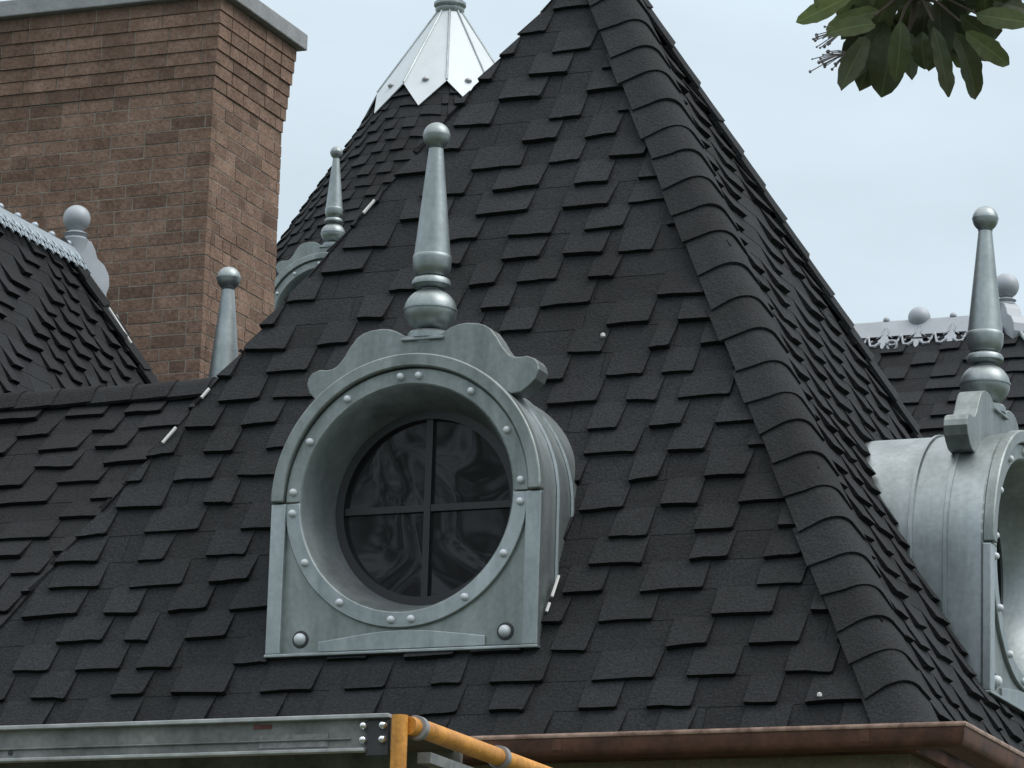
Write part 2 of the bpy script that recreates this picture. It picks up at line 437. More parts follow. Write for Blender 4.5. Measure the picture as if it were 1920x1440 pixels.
# ------------------------------------------------------------------ dormers
def arch_out(hw, z0, zc, n=96):
    """outline radius of plate (rectangle below, arch above) sampled by angle round (0,zc)"""
    out = []
    cang = math.atan2(z0 - zc, hw)
    angs = sorted(set([2 * math.pi * k / n for k in range(n)] + [cang % (2 * math.pi), (math.pi - cang) % (2 * math.pi)]))
    for a in angs:
        c, s = math.cos(a), math.sin(a)
        if s >= 0: out.append((hw * c, zc + hw * s))
        else:
            t = min(hw / abs(c) if abs(c) > 1e-9 else 9e9, (z0 - zc) / s); out.append((t * c, zc + t * s))
    return angs, out
def arc(r, a0, a1, n, zc): return [(r * math.cos(a0 + (a1 - a0) * k / n), zc + r * math.sin(a0 + (a1 - a0) * k / n)) for k in range(n + 1)]
ZC = .92 - .355
SLOPE = H / 2
def roof_y(z): return max(.0, (z + .355) / SLOPE - .192)     # where the slope crosses height z, dormer coordinates
def make_dormer():
    d = thing('dormer', 'x', 'dormer', (0, 0, 0), 'round-window metal dormers', world=False)
    # body shell (barrel): sides and arch running back into the roof
    b = MB(); hw = .528
    prof = [(hw, .0)] + [(hw, ZC * k / 6) for k in range(1, 6)] + arc(hw, 0, math.pi, 40, ZC) + [(-hw, ZC * k / 6) for k in range(5, 0, -1)] + [(-hw, 0)]
    depth = lambda z: roof_y(z) + .12
    rows = [[(x, .004, z) for x, z in prof]]
    for f in (.33, .66, 1.0): rows.append([(x, .004 + depth(z) * f, z) for x, z in prof])
    b.grid(rows)
    b.build('barrel', 'zinc', d, smooth=35)
    for yy in (.16, .30):       # rolled seams round the barrel
        sm = MB(); pts = [(x * 1.004, yy, z) for x, z in prof if roof_y(z) > yy - .10]
        pr = [(-.010, 0), (-.006, .009), (.006, .009), (.010, 0)]
        rws = []
        for x, y, z in pts:
            nrm = V((x, 0, max(0, z - ZC))).normalized()
            rws.append([V((x, y + o, z)) + nrm * h for o, h in pr])
        sm.grid(rws); sm.build('seam', 'zinc', d, smooth=60)
        rv = [p for i, p in enumerate(pts) if i % 9 == 4]
    # recessed front plate with the round opening
    angs, outl = arch_out(.528, 0, ZC)
    inn = [(.44 * math.cos(a), ZC + .44 * math.sin(a)) for a in angs]
    p = MB(); p.annulus(outl, inn, 0, .02); p.build('front_plate', 'zinc_dark', d)
    r = MB(); r.annulus(arc(.537, .004, math.pi - .004, 64, ZC), arc(.487, .004, math.pi - .004, 64, ZC), -.034, .012, False)
    r.build('arch_rim', 'zinc_dark', d, smooth=30, bevel=.006)
    for sx in (-1, 1):
        s_ = MB(); s_.box((min(sx * .478, sx * .537), -.022, .0), (max(sx * .478, sx * .537), .012, ZC - .003)); s_.build('side_strip', 'zinc', d, bevel=.004)
    for a0 in (0, math.pi):
        r = MB(); r.annulus(arc(.484, a0 + .004, a0 + math.pi - .004, 64, ZC), arc(.424, a0 + .004, a0 + math.pi - .004, 64, ZC), -.014, .006, False)
        r.build('ring', 'zinc' if a0 else 'zinc_dark', d, smooth=30, bevel=.004)
    sp = MB(); sp.extrude([(-.33, .004), (.33, .004), (.33, .042), (.12, .068), (.05, .073), (-.05, .073), (-.12, .068), (-.33, .042)], -.010, .004); sp.build('sill_plate', 'zinc', d, bevel=.003)
    lip = MB(); lip.box((-.54, -.026, -.012), (.54, .03, .0)); lip.build('base_lip', 'zinc', d, bevel=.003)
    rs = [(.0001, -.017), (.006, -.0165), (.011, -.013), (.014, -.006), (.0148, .002)]
    proto = None
    for a in (4.6, 33, 60, 85, 95, 120, 147, 175):
        for sg in (1, -1):
            x, z = .455 * math.sin(R(a)) * sg, ZC + .455 * math.cos(R(a))
            if proto is None:
                m = MB(); m.lathe([(q, y) for q, y in rs], (0, 0, 0), 16, 'Y'); proto = m.build('rivet', 'zinc_pale', d, smooth=60)
                o = proto
            else:
                o = proto.copy(); COL.objects.link(o)
            o.location = (x, -.014, z)
    big = None
    for sg in (1, -1):
        if big is None:
            m = MB(); m.lathe([(q * 1.55, y * 1.5) for q, y in rs], (0, 0, 0), 18, 'Y'); big = o = m.build('corner_rivet', 'zinc_pale', d, smooth=60)
            m2 = MB(); m2.lathe([(.0001, -.001), (.031, -.001), (.034, .004)], (0, 0, 0), 20, 'Y'); ws = m2.build('washer', 'dark_steel', o)
        else:
            o = big.copy(); COL.objects.link(o); w2 = ws.copy(); COL.objects.link(w2); w2.parent = o
        o.location = (.405 * sg, -.003, .055)
    # splayed opening, window frame and glass
    f = MB(); N_ = 96
    rows = [[(q * math.cos(2 * math.pi * k / N_), y, ZC + q * math.sin(2 * math.pi * k / N_)) for k in range(N_)] for q, y in ((.440, -.004), (.424, -.012), (.420, -.006), (.366, .185), (.30, .235))]
    f.grid(rows, True); f.build('reveal', 'zinc', d, smooth=30)
    wf = MB(); ring = lambda q: [(q * math.cos(2 * math.pi * k / N_), ZC + q * math.sin(2 * math.pi * k / N_)) for k in range(N_)]
    wf.annulus(ring(.372), ring(.335), .178, .215); wfo = wf.build('window_frame', 'black_frame', d, smooth=30)
    c = MB(); c.box((-.013, .186, ZC - .337), (.013, .214, ZC + .337)); c.build('muntin', 'black_frame', wfo)
    c = MB(); c.box((-.337, .189, ZC - .013), (.337, .213, ZC + .013)); c.build('muntin', 'black_frame', wfo)
    gl = MB(); gl.lathe([(.34, .0), (.34, .008)], (0, .204, ZC), 64, 'Y'); gl.build('glass', 'glass', d)
    # scrolled crest standing on the barrel
    px = [(-.468, 1.396), (-.462, 1.42), (-.448, 1.438), (-.42, 1.449), (-.39, 1.447), (-.368, 1.449), (-.35, 1.458), (-.335, 1.475), (-.318, 1.50), (-.298, 1.54), (-.27, 1.578), (-.245, 1.594), (-.215, 1.603), (-.175, 1.607), (-.14, 1.604), (-.11, 1.594), (-.088, 1.582), (-.07, 1.572)]
    low = [(-.36, 1.31), (-.40, 1.315), (-.43, 1.335), (-.455, 1.36)]
    up_ = [(x, z - .355 - .016 * min(1, max(0, (z - 1.45) / .1))) for x, z in px]; up_ = up_ + [(-x, z) for x, z in reversed(up_)]
    lowr = [(-x, z - .355) for x, z in reversed(low)]
    und = [(.30 - .6 * k / 16, ZC + math.sqrt(.525 ** 2 - (.30 - .6 * k / 16) ** 2)) for k in range(17)]
    outl = up_ + lowr + und + [(x, z - .355) for x, z in low]
    sc = MB(); sc.extrude(outl, .092, .188); so_ = sc.build('scroll_crest', 'zinc_dark', d, bevel=.004)
    lg = MB(); lg.box((-.085, .078, 1.535 - .355), (.085, .097, 1.547 - .355)); lg.build('ledge', 'zinc', so_, bevel=.003)
    # finial
    yc, z0 = .153, -.363
    fm = MB(); fm.lathe([(.042, 1.50), (.07, 1.548), (.082, 1.556), (.082, 1.578), (.074, 1.586), (.05, 1.59)], (0, yc, z0), 32)
    fin = fm.build('finial', 'zinc', d, smooth=40)
    def lat(nm, prof, mt='zinc'):
        m = MB(); m.lathe(prof, (0, yc, z0), 36); return m.build(nm, mt, fin, smooth=35)
    zs = 1.670; gp = [(.0985 * math.cos(R(t)), zs + .086 * math.sin(R(t))) for t in range(-68, -2, 6)] + [(.0985, zs - .003), (.1025, zs - .002), (.1025, zs + .004), (.0985, zs + .005)] + [(.0985 * math.cos(R(t)), zs + .086 * math.sin(R(t))) for t in range(6, 72, 6)]
    lat('globe', gp)
    lat('collar', [(.036, 1.74), (.040, 1.752), (.066, 1.760), (.073, 1.768), (.073, 1.782), (.066, 1.792), (.044, 1.797), (.044, 1.806)])
    lat('spire', [(.052, 1.803), (.062, 1.812), (.0715, 1.836), (.0735, 1.868), (.0735, 1.878), (.071, 1.882), (.069, 1.884), (.027, 2.305)])
    lat('ball', [(.026, 2.298), (.030, 2.304)] + [(.0515 * math.cos(R(t)), 2.352 + .0515 * math.sin(R(t))) for t in range(-62, -2, 6)] + [(.053, 2.351), (.053, 2.355)] + [(.0515 * math.cos(R(t)), 2.352 + .0515 * math.sin(R(t))) for t in range(4, 88, 7)] + [(.0005, 2.4035)], 'zinc')
    return d
def kids(o): return [c for c in bpy.data.objects if c.parent == o]
def copy_tree(o, parent=None):
    c = o.copy(); COL.objects.link(c)
    if parent: c.parent = parent
    for ch in kids(o): copy_tree(ch, c)
    return c
dormer = make_dormer()
places = [((-2, .180, .355), 0, 'grey dormer with a dark four-pane round window facing the viewer'),
          ((-.180, 2.0, .355), R(90), 'pale grey metal barrel dormer seen from its side at the right edge of the photo'),
          ((-3.84, 2.0, .355), R(-90), 'dormer whose grey spire and ball stand against the corner of the brick chimney'),
          (None, 0, 'distant dormer with a slim finial at the left edge of the cone-roofed turret')]
ds = [dormer] + [copy_tree(dormer) for _ in places[1:]]
tb_, tz = -1.5508638704864266, 4.92
tbase = V((-9.454, 14.924, 0)); tdir = V((math.cos(tb_), math.sin(tb_), 0))
for o, (loc, rz, lab) in zip(ds, places):
    if loc is None:
        loc = tbase - tdir * .192 + V((0, 0, tz + .355)); rz = tb_ + R(90)
    o.location = loc; o.rotation_euler = (0, 0, rz); o['label'] = lab

# ------------------------------------------------------------------ copper gutter
gt = thing('gutter', 'brown copper gutter with a bright lip along the eaves of the centre roof', 'gutter', (-2, -.1, -.1))
gp = [(.0, -.012), (.0, -.092), (.07, -.097), (.086, -.094), (.097, -.087), (.106, -.072), (.110, -.030)]     # distance out, height
def gut_ring(d, z): return [V((-4 - d, -d - .02, z)), V((d + .085, -d - .02, z)), V((d + .085, 4 + d, z))]
gm = MB(); gm.grid([gut_ring(d, z) for d, z in gp]); gm.build('trough', 'copper', gt, smooth=30)
lp = MB(); lp.grid([gut_ring(d, z) for d, z in ((.107, -.031), (.114, -.031), (.117, -.024), (.114, -.016), (.103, -.014), (.100, -.018))]); lp.build('lip', 'copper_bright', gt, smooth=50)
for x in (-1.28, -.17):
    j = MB(); j.grid([[V((x + o, -d - .02, z)) for d, z in [(.07, -.0985), (.087, -.0955), (.0985, -.088), (.1075, -.072), (.1115, -.034)]] for o in (0, .035)]); j.build('joint', 'copper', gt)
for k in range(6):
    x = -3.6 + k * .68; m = MB(); m.box((x, -.128, -.028), (x + .012, -.02, -.020)); m.build('hanger', 'copper', gt)

# ------------------------------------------------------------------ left wing in front of the chimney
wing = thing('wing', 'low shingled wing roof with a level capped ridge joining the centre tower on its left', 'roof', (-6, 1, gz))
wp = R(48); wl = 1.6 / math.cos(wp); wz = 1.6 * math.tan(wp)
Pm, N1 = plane_map((-9, 0, 0), (1, 0, 0), (0, math.cos(wp), math.sin(wp)))
mb = shingles(Pm, wl - .02, 0, 5.9, .122, 41, [(1, 0, 5.86 - 0)], tabs=(.12, .24))
mb.poly([Pm(0, 0, -.004), Pm(5.7, 0, -.004), Pm(5.7, wl, -.004), Pm(0, wl, -.004)], .35)
mb.build('roof_slope', 'shingle', wing)
rb = MB(); rb.poly([(-9, 1.6, wz), (-3.2, 1.6, wz), (-3.2, 3.2, 0), (-9, 3.2, 0)]); rb.build('roof_slope', 'shingle', wing)
N2 = V((0, math.sin(wp), math.cos(wp)))
caps((-3.0, 1.6, wz), (-9, 1.6, wz), (0, -math.cos(wp), -math.sin(wp)), N1, (0, math.cos(wp), -math.sin(wp)), N2, .165, 43, wid=.125, lift=.026, thick=.014).build('ridge_cap', 'shingle', wing, smooth=40)
ww = MB(); ww.box((-9, .1, gz), (-4.0, 3.1, -.03)); ww.build('wall', 'stucco', wing)

# ------------------------------------------------------------------ brick chimney
CX, CY, CZ = -4.92, 4.175, 3.985; BH = .0662; CD = .80; CW = 2.3
ch = thing('chimney', 'wide red-brown brick chimney with a stepped corbelled top and grey cap stone', 'chimney', (CX - CW / 2, CY + CD / 2, gz))
def bricks():
    mb = MB(); rnd = random.Random(3); bh, j = BH, .0075
    z = CZ - 40 * bh; i = 0
    while z < CZ + 7 * bh - .001:
        out = 0.0; cor = z > CZ - .001
        if cor: out = .006 * (1 + round((z - CZ) / bh))
        x1, y0, y1 = CX + out, CY - out, CY + CD + out; x0 = CX - CW
        th = bh - j * (.45 if cor else 1)
        def row(fn, length):
            s = -rnd.choice((.05, .1, .15)); first = True
            while s < length:
                L = rnd.choice((.192, .192, .192, .0925)); a, b = max(s, 0), min(s + L - j, length)
                if b - a > .02: fn(a, b, rnd.uniform(-.0018, .0018), rnd.choice((.72, .85, .93, 1, 1, 1.06, 1.15)) * rnd.uniform(.93, 1.07))
                s += L
        row(lambda a, b, o, t: mb.box((x1 - b, y0 - o, z), (x1 - a, y0 + .05, z + th), t), x1 - x0)
        row(lambda a, b, o, t: mb.box((x1 - .048, y0 + .0515 + a, z), (x1 + o, min(y0 + .0515 + b, y1), z + th), t), y1 - y0 - .052)
        z += bh; i += 1
    return mb
bricks().build('brickwork', 'brick', ch)
mo = MB(); mo.box((CX - CW, CY + .0025, gz), (CX - .0025, CY + CD - .0025, CZ))
for k in range(7):
    o = .006 * (k + 1) - .0035; mo.box((CX - CW, CY - o, CZ + BH * k + .002), (CX + o, CY + CD + o, CZ + BH * (k + 1)))
mo.build('mortar_core', 'mortar', ch)
cs = MB(); cs.box((CX - CW, CY - .085, CZ + 7 * BH + .002), (CX + .085, CY + CD + .085, CZ + 7 * BH + .09)); cs.build('cap_stone', 'stone', ch, bevel=.006)

# ------------------------------------------------------------------ steep roof at the far left with a crested ridge
RX, RZ, RY1, RY0 = -5.195, 2.915, 3.30, 1.75
lr = thing('steep_roof', 'steep dark shingled roof slope on the far left below the brick chimney', 'roof', (RX, 2.4, gz))
HL = math.hypot(1, SLOPE)
ang = math.atan(SLOPE); hr = RZ - .2
Pm, N = plane_map((RX + hr / SLOPE, RY0 - .9, .2), (0, 1, 0), (-math.cos(ang), 0, math.sin(ang)))
vm = hr / math.sin(ang); ulim = RY1 - (RY0 - .9)
l = math.hypot(1, math.cos(ang)); 
ln = [(1 / l, math.cos(ang) / l, (ulim + hr / SLOPE) / l)]
mb = shingles(Pm, vm, 0, ulim + 2.2, .098, 61, ln, tabs=(.09, .19), gaps=(.07, .15), tt=.020)
mb.poly([Pm(0, 0, -.004), Pm(ulim + hr / SLOPE, 0, -.004), Pm(ulim, vm, -.004), Pm(0, vm, -.004)], .35)
mb.build('roof_slope', 'shingle', lr)
hc = V((RX + hr / SLOPE, RY1 + hr / SLOPE, .2))
hip(hc, (0, -1, 0), NR, (-1, 0, 0), NB, 9, top=V((RX, RY1, RZ)), wid=.12).build('hip_cap', 'shingle', lr, smooth=40)
b2 = MB(); b2.poly([(RX, RY0 - .9, RZ), (RX, RY1, RZ), (RX - hr / SLOPE, RY1 + .4, .2), (RX - hr / SLOPE, RY0 - .9, .2)]); b2.build('roof_slope', 'shingle', lr)
b3 = MB(); b3.box((RX - 1.3, RY0 - .85, gz), (RX + 1.3, RY1 + .6, .2)); b3.build('wall', 'stucco', lr)
fs = MB(); a = hc + (V((RX, RY1, RZ)) - hc) * .84 + NR * .035 + V((-.0, -.07, 0)); fs.tube([a, a + V((-.085, -.085, .157))], .0075, 6); fs.build('flashing_strip', 'white_bit', lr)

def cresting(A, B, out, name_label, cat='ridge cresting', balls=(), drop=.12, per=.105, mt='painted'):
    """metal ridge cap with pierced scalloped lower edge, A to B along the ridge, out = horizontal normal of the visible side"""
    A, B = V(A), V(B); D = (B - A).normalized(); Lg = (B - A).length; out = V(out)
    t = thing('ridge_cresting', name_label, cat, (A + B) / 2)
    dn = (out * .52 - V((0, 0, 1)) * .854).normalized(); nn = (out * .854 + V((0, 0, .52))).normalized()
    base = lambda s, d, o=0: A + D * s + dn * d + nn * (.035 + o)
    m = MB(); n = max(1, int(Lg / per))
    # plain band
    m.grid([[base(0, -.015), base(Lg, -.015)], [base(0, drop * .54), base(Lg, drop * .54)], [base(0, drop * .54, -.008), base(Lg, drop * .54, -.008)], [base(0, -.015, -.008), base(Lg, -.015, -.008)]])
    m.build('band', mt, t)
    # fleur drops with open gaps between
    f = MB(); w_ = Lg / n
    shape = [(-.13, -.05), (-.10, .10), (-.18, .22), (-.16, .36), (-.09, .42), (-.06, .56), (0, .64), (.06, .56), (.09, .42), (.16, .36), (.18, .22), (.10, .10), (.13, -.05)]
    for k in range(n):
        c = (k + .5) * w_; pos = lambda x, y, o=.002: base(c + x * w_, drop * (.52 + y * .86), o)
        a = [f.vert(pos(x, y)) for x, y in shape]; b = [f.vert(pos(x, y, -.006)) for x, y in shape]
        f.face(a); f.face(b[::-1])
        for q in range(len(a)): f.face((a[q], a[(q + 1) % len(a)], b[(q + 1) % len(b)], b[q]))
        for sx in (-1, 1):
            f.tube([pos(sx * .10, .34), pos(sx * .24, .50), pos(sx * .37, .47), pos(sx * .42, .32), pos(sx * .33, .24)], [.05 * w_, .05 * w_, .045 * w_, .04 * w_, .025 * w_], 6)
            f.tube([pos(sx * .42, .32), pos(sx * .46, .14), pos(sx * .50, -.03)], .035 * w_, 6)
        q_ = .055 * w_; f.lathe([(q_ * math.cos(R(t)), q_ * math.sin(R(t))) for t in range(-80, 91, 34)], pos(.5, .13, .006), 8)
    # embossed relief over each drop
    e = f
    for k in range(n):
        c = (k + .5) * w_
        for sx in (-1, 1):
            e.tube([base(c + sx * w_ * .05, drop * .18, .001), base(c + sx * w_ * .09, drop * .32, .003), base(c + sx * w_ * .07, drop * .5, .003), base(c + sx * w_ * .24, drop * .62, .001)], .0035, 5)
    f.build('fleur_edging', mt, t)
    r = MB(); r.tube([A + V((0, 0, .025)) - D * .0, B + V((0, 0, .025))], .016, 10); r.build('roll_top', 'zinc', t, smooth=50)
    for s, q in balls:
        bm_ = MB(); bm_.lathe([(q * math.cos(R(a)), q * math.sin(R(a)) ) for a in range(-80, 91, 10)], A + D * s + V((0, 0, .025 + q * (1.0 if q < .05 else .35))), 18); bm_.build('bead', mt, t, smooth=60)
    return t
cresting((RX, RY0 - .9, RZ), (RX, RY1 + .02, RZ), (1, 0, 0), 'grey pierced cresting with small beads along the far-left roof ridge', balls=[(k * .165 + .12, .018) for k in range(15)], drop=.125, per=.075, mt='zinc_light')
def end_finial(P0, face, side, label, q=.066, mt='painted'):
    """ball on a scrolled bracket plate closing the end of a ridge; face = outward horizontal of the hip end"""
    t = thing('ridge_finial', label, 'finial', P0); face = V(face); side = V(side); P0 = V(P0)
    b = MB(); b.lathe([(.03, -.02), (.05, 0), (.062, .012), (.05, .02), (.03, .03)] + [(q * math.cos(R(a)), .03 + q * .92 + q * math.sin(R(a))) for a in range(-60, 91, 8)], P0 + V((0, 0, .075)), 24); b.build('ball', mt, t, smooth=40)
    ped = MB(); ped.lathe([(.055, -.12), (.05, -.02), (.06, .04), (.064, .06), (.04, .08)], P0, 20); ped.build('pedestal', mt, t, smooth=40)
    prof = [(.02, .06), (.06, .055), (.085, .02), (.10, -.02), (.145, -.045), (.175, -.09), (.18, -.14), (.165, -.185), (.175, -.23), (.205, -.262), (.24, -.27), (.262, -.30), (.255, -.345), (.225, -.362), (.19, -.352), (.06, -.12), (.0, -.02)]
    m = MB(); h = .05
    a = [m.vert(P0 + face * x + side * h + V((0, 0, z))) for x, z in prof]; c = [m.vert(P0 + face * x - side * h + V((0, 0, z))) for x, z in prof]
    m.face(a); m.face(c[::-1])
    for k in range(len(a)): m.face((a[k], a[(k + 1) % len(a)], c[(k + 1) % len(a)], c[k]))
    m.build('scroll_bracket', mt, t, bevel=.004)
    return t
end_finial((RX + .0, RY1 + .05, RZ + .02), V((.45, 1, 0)).normalized(), V((1, -.45, 0)).normalized(), 'pale ball finial on a scrolled bracket in front of the brick chimney')

# ------------------------------------------------------------------ rear roof at the right with fleur cresting
QY, QZ, QX0, QX1 = 9.505, 3.935, -5.4, -2.30
rr = thing('rear_roof', 'dark shingled roof seen in the gap behind the right-hand dormer', 'roof', (-3.2, 8, gz))
qp = R(50); ql = QZ * .8 / math.sin(qp)
Pm, N = plane_map((QX0, QY - ql * math.cos(qp), QZ - ql * math.sin(qp)), (1, 0, 0), (0, math.cos(qp), math.sin(qp)))
l = math.hypot(1, math.cos(qp)); ul = QX1 - QX0
ln = [(1 / l, math.cos(qp) / l, (ul + ql * math.cos(qp)) / l)]
mb = shingles(Pm, ql, 0, ul + 2.6, EXPO, 71, ln); mb.poly([Pm(0, 0, -.004), Pm(ul + ql * math.cos(qp), 0, -.004), Pm(ul, ql, -.004), Pm(0, ql, -.004)], .35)
mb.build('roof_slope', 'shingle', rr)
Pm2, N2_ = plane_map((QX1 + ql * math.cos(qp), QY - ql * math.cos(qp), QZ - ql * math.sin(qp)), (0, 1, 0), (-math.cos(qp), 0, math.sin(qp)))
mb = shingles(Pm2, ql, 0, 4, EXPO, 72, [(-1 / l, math.cos(qp) / l, 0), (1 / l, math.cos(qp) / l, (2 * ql * math.cos(qp)) / l)]); mb.build('roof_slope', 'shingle', rr)
bq = MB(); bq.poly([(QX0, QY, QZ), (QX1, QY, QZ), (QX1 + 2, QY + 2, .8), (QX0, QY + 2, .8)]); bq.build('roof_slope', 'shingle', rr)
bw = MB(); bw.box((QX0, QY - ql * math.cos(qp) + .1, gz), (QX1 + 1.9, QY + 1.8, QZ - ql * math.sin(qp))); bw.build('wall', 'stucco', rr)
rc = cresting((QX0, QY, QZ), (QX1, QY, QZ), (0, -1, 0), 'pale metal cresting with fleur-de-lis drops along the ridge at the right', balls=[(k * .415 + .285, .021) for k in range(7)] + [(2.565, .068)], drop=.205, per=.195)
lpm = MB(); cpt = V((-2.955, QY - .165, QZ - .155)); lpm.tube([cpt + V((.030 * math.cos(2 * math.pi * k / 16), 0, .030 * math.sin(2 * math.pi * k / 16))) for k in range(17)], .008, 6); lpm.build('hanging_ring', 'painted', rc)
hD = (V((QX1 + 1, QY - 1, QZ - math.tan(qp))) - V((QX1, QY, QZ))).normalized()
cresting(V((QX1, QY, QZ)) + hD * .10 + V((0, 0, .0)), V((QX1, QY, QZ)) + hD * .75, (1, 0, 0), 'short pale pierced cresting stepping down the roof hip at the right edge', drop=.15, per=.16)
end_finial((QX1, QY, QZ + .03), V((1, -1, 0)).normalized(), V((1, 1, 0)).normalized(), 'pale ball finial on the ridge end beside the right dormer spire', q=.078)

# ------------------------------------------------------------------ distant cone-roofed turret
TA = V((-9.507, 17.564, 0)); TK, TZ = .60, 9.345
tr = thing('turret', 'distant turret with a round dark shingled cone roof topped by a pale metal cap', 'turret', (TA.x, TA.y, gz))
cl = math.hypot(1, TK); zb = 4.3; vmax_t = (8.50 - zb) * cl
def cone_map(th, v, n):
    z = zb + v / cl; r = TK * (TZ - z) + n * .866
    return V((TA.x + r * math.cos(th), TA.y + r * math.sin(th), z + n * .5))
mb = shingles(cone_map, vmax_t, -math.pi, 0.35, .14, 81, tabs=(.12, .24), gaps=(.10, .2), tb=.006, tt=.016, usub=8, rag=0, scale_u=lambda v: 1 / (TK * (TZ - zb - v / cl)))
N_ = 64
mb.grid([[(TA.x + (TK * (TZ - z) - .006) * math.cos(2 * math.pi * k / N_), TA.y + (TK * (TZ - z) - .006) * math.sin(2 * math.pi * k / N_), z) for k in range(N_)] for z in (zb, 8.52)], True, .35)
mb.build('cone_roof', 'shingle', tr)
tw = MB(); tw.lathe([(TK * (TZ - zb) - .25, gz), (TK * (TZ - zb) - .25, zb)], (TA.x, TA.y, 0), 40); tw.build('wall', 'stucco', tr, smooth=30)
cz_top, cz_bot, cz_tip = 9.20, 8.39, 8.13
a_off = math.atan2(CAMP.y - TA.y, CAMP.x - TA.x) - R(.5)
def rcap(z): return .112 + (.640 - .112) * (9.20 - z) / .82
def cp(a, z, n=0):
    r = rcap(z) + n; return V((TA.x + r * math.cos(a), TA.y + r * math.sin(a), z))
for nm in ('cap',):
    m = MB(); rib = MB(); rvt = []
    for k in range(10):
        a0 = a_off + k * math.pi / 5; a1 = a0 + math.pi / 5; am = (a0 + a1) / 2
        t0, t1, b0, b1 = cp(a0, cz_top), cp(a1, cz_top), cp(a0, cz_bot), cp(a1, cz_bot)
        mid = (b0 + b1) / 2; dirm = V((math.cos(am), math.sin(am), 0))
        tip = mid + dirm * ((cz_bot - cz_tip) * TK) - V((0, 0, cz_bot - cz_tip))
        front = [t0, t1, b1, tip, b0]; back = [p - dirm * .012 for p in front]
        i = [m.vert(p) for p in front]; j = [m.vert(p) for p in back]; m.face(i); m.face(j[::-1])
        for q in range(5): m.face((i[q], i[(q + 1) % 5], j[(q + 1) % 5], j[q]))
        rib.tube([cp(a0, cz_top, .004), cp(a0, cz_bot + .01, .004)], .010, 6)
        c = mid * .86 + (t0 + t1) / 2 * .14 + dirm * .008 - V((0, 0, .09)) + dirm * .05
        rvt.append((c, am))
    capo = m.build('metal_cap', 'zinc_pale', tr); rib.build('seam_rib', 'zinc', capo, smooth=50)
    for c, am in rvt:
        s_ = MB(); s_.lathe([(.032 * math.cos(R(t)), .024 * math.sin(R(t))) for t in range(-80, 81, 20)], c, 12); s_.build('rivet', 'steel', capo, smooth=60)
m = MB(); m.lathe([(.08, 9.14), (.11, 9.19), (.125, 9.21), (.128, 9.24), (.118, 9.25), (.125, 9.255), (.142, 9.27), (.142, 9.295), (.10, 9.305), (.09, 9.33)], (TA.x, TA.y, 0), 24); m.build('collar', 'zinc', tr, smooth=40)
m = MB(); m.lathe([(.165 * math.cos(R(t)), 9.45 + .15 * math.sin(R(t))) for t in range(-60, 61, 10)] + [(.06, 9.62), (.09, 9.65), (.09, 9.75), (.03, 10.4), (.07, 10.45), (.0005, 10.52)], (TA.x, TA.y, 0), 24); m.build('finial', 'zinc', tr, smooth=40)

# ------------------------------------------------------------------ scaffold
SX, SY, SZ = -.616, -2.918, -.40
sc = thing('scaffold', 'yellow tubular scaffold frame with grey clamp rings at the bottom edge', 'scaffold', (SX, SY, gz))
po = MB(); po.tube([(SX, SY, gz), (SX, SY, SZ)], .0228, 20); po.build('post', 'yellow', sc, smooth=50)
po = MB(); po.tube([(SX + .045, SY + 1.45, gz), (SX + .045, SY + 1.45, SZ - .05)], .0245, 16); po.build('post', 'yellow', sc, smooth=50)
ra = MB(); ra.tube([(SX + .020, SY + .016, SZ - .026), (SX + .038, SY + .1, SZ - .028), (SX + .045, SY + 1.50, SZ - .028)], .026, 20); ra.build('rail', 'yellow', sc, smooth=50)
for yy, rr_ in ((.052, .034), (.62, .034)):
    cr = MB(); c = (SX + (.029 if yy < .3 else .042), SY + yy, SZ - .028)
    cr.lathe([(.027, -.012), (rr_, -.012), (rr_, .012), (.027, .012)], c, 28, 'Y'); cr.build('clamp_ring', 'steel', sc, smooth=40)
for zz in (-1.4, -2.4):
    b = MB(); b.tube([(SX + .02, SY, zz), (SX + .045, SY + 1.45, zz)], .02, 12); b.build('rung', 'yellow', sc, smooth=50)
pk = thing('walkboard', 'scuffed aluminium scaffold walkboard spanning the lower left edge', 'walkboard', (SX - 1.3, SY + .25, SZ - .1))
X0, X1 = SX - 2.6, SX - .03
zt, zl = SZ + .006, SZ - .098
wb = MB(); wb.box((X0, SY + .012, zl + .006), (X1, SY + .018, zt - .006)); web = wb.build('side_channel', 'alu', pk)
for za, zb_ in ((zt - .012, zt), (zl, zl + .010)):
    e_ = MB(); e_.box((X0, SY - .012, za), (X1 if za > zl else X1 - .07, SY + .0175, zb_)); e_.build('flange', 'alu_lip', web, bevel=.002)
e_ = MB(); e_.box((X0, SY + .004, zl + .036), (X1 - .12, SY + .0115, zl + .041)); e_.build('web_rib', 'alu', web, bevel=.002)
dk = MB(); dk.box((X0, SY + .02, zt - .03), (X1 - .02, SY + .5, zt - .012)); dk.build('deck', 'ply', pk)
ob = MB(); ob.box((X0, SY + .5, zl), (X1, SY + .52, zt - .006)); ob.build('side_channel', 'alu', pk)
ep = MB(); ep.box((X1 - .072, SY + .002, zl - .012), (X1 - .004, SY + .010, zt - .016)); epo = ep.build('end_plate', 'dark_steel', pk, bevel=.003)
for bx in (X1 - .078, X1 - .02):
    for bz in (zt - .032, zt - .071):
        bo = MB(); bo.lathe([(.0001, -.014), (.006, -.013), (.0105, -.008), (.012, -.001), (.012, .004)], (bx, SY, bz), 16, 'Y'); bo.build('bolt', 'chrome', pk, smooth=60)
st = MB(); st.box((X1 - .42, SY + .009, zt - .030), (X1 - .365, SY + .0125, zt - .018)); st.build('sticker', 'red_sticker', web)
st = MB(); st.box((X1 - .40, SY + .0095, zt - .085), (X1 - .19, SY + .0125, zt - .048)); st.build('sticker', 'pale_sticker', web)
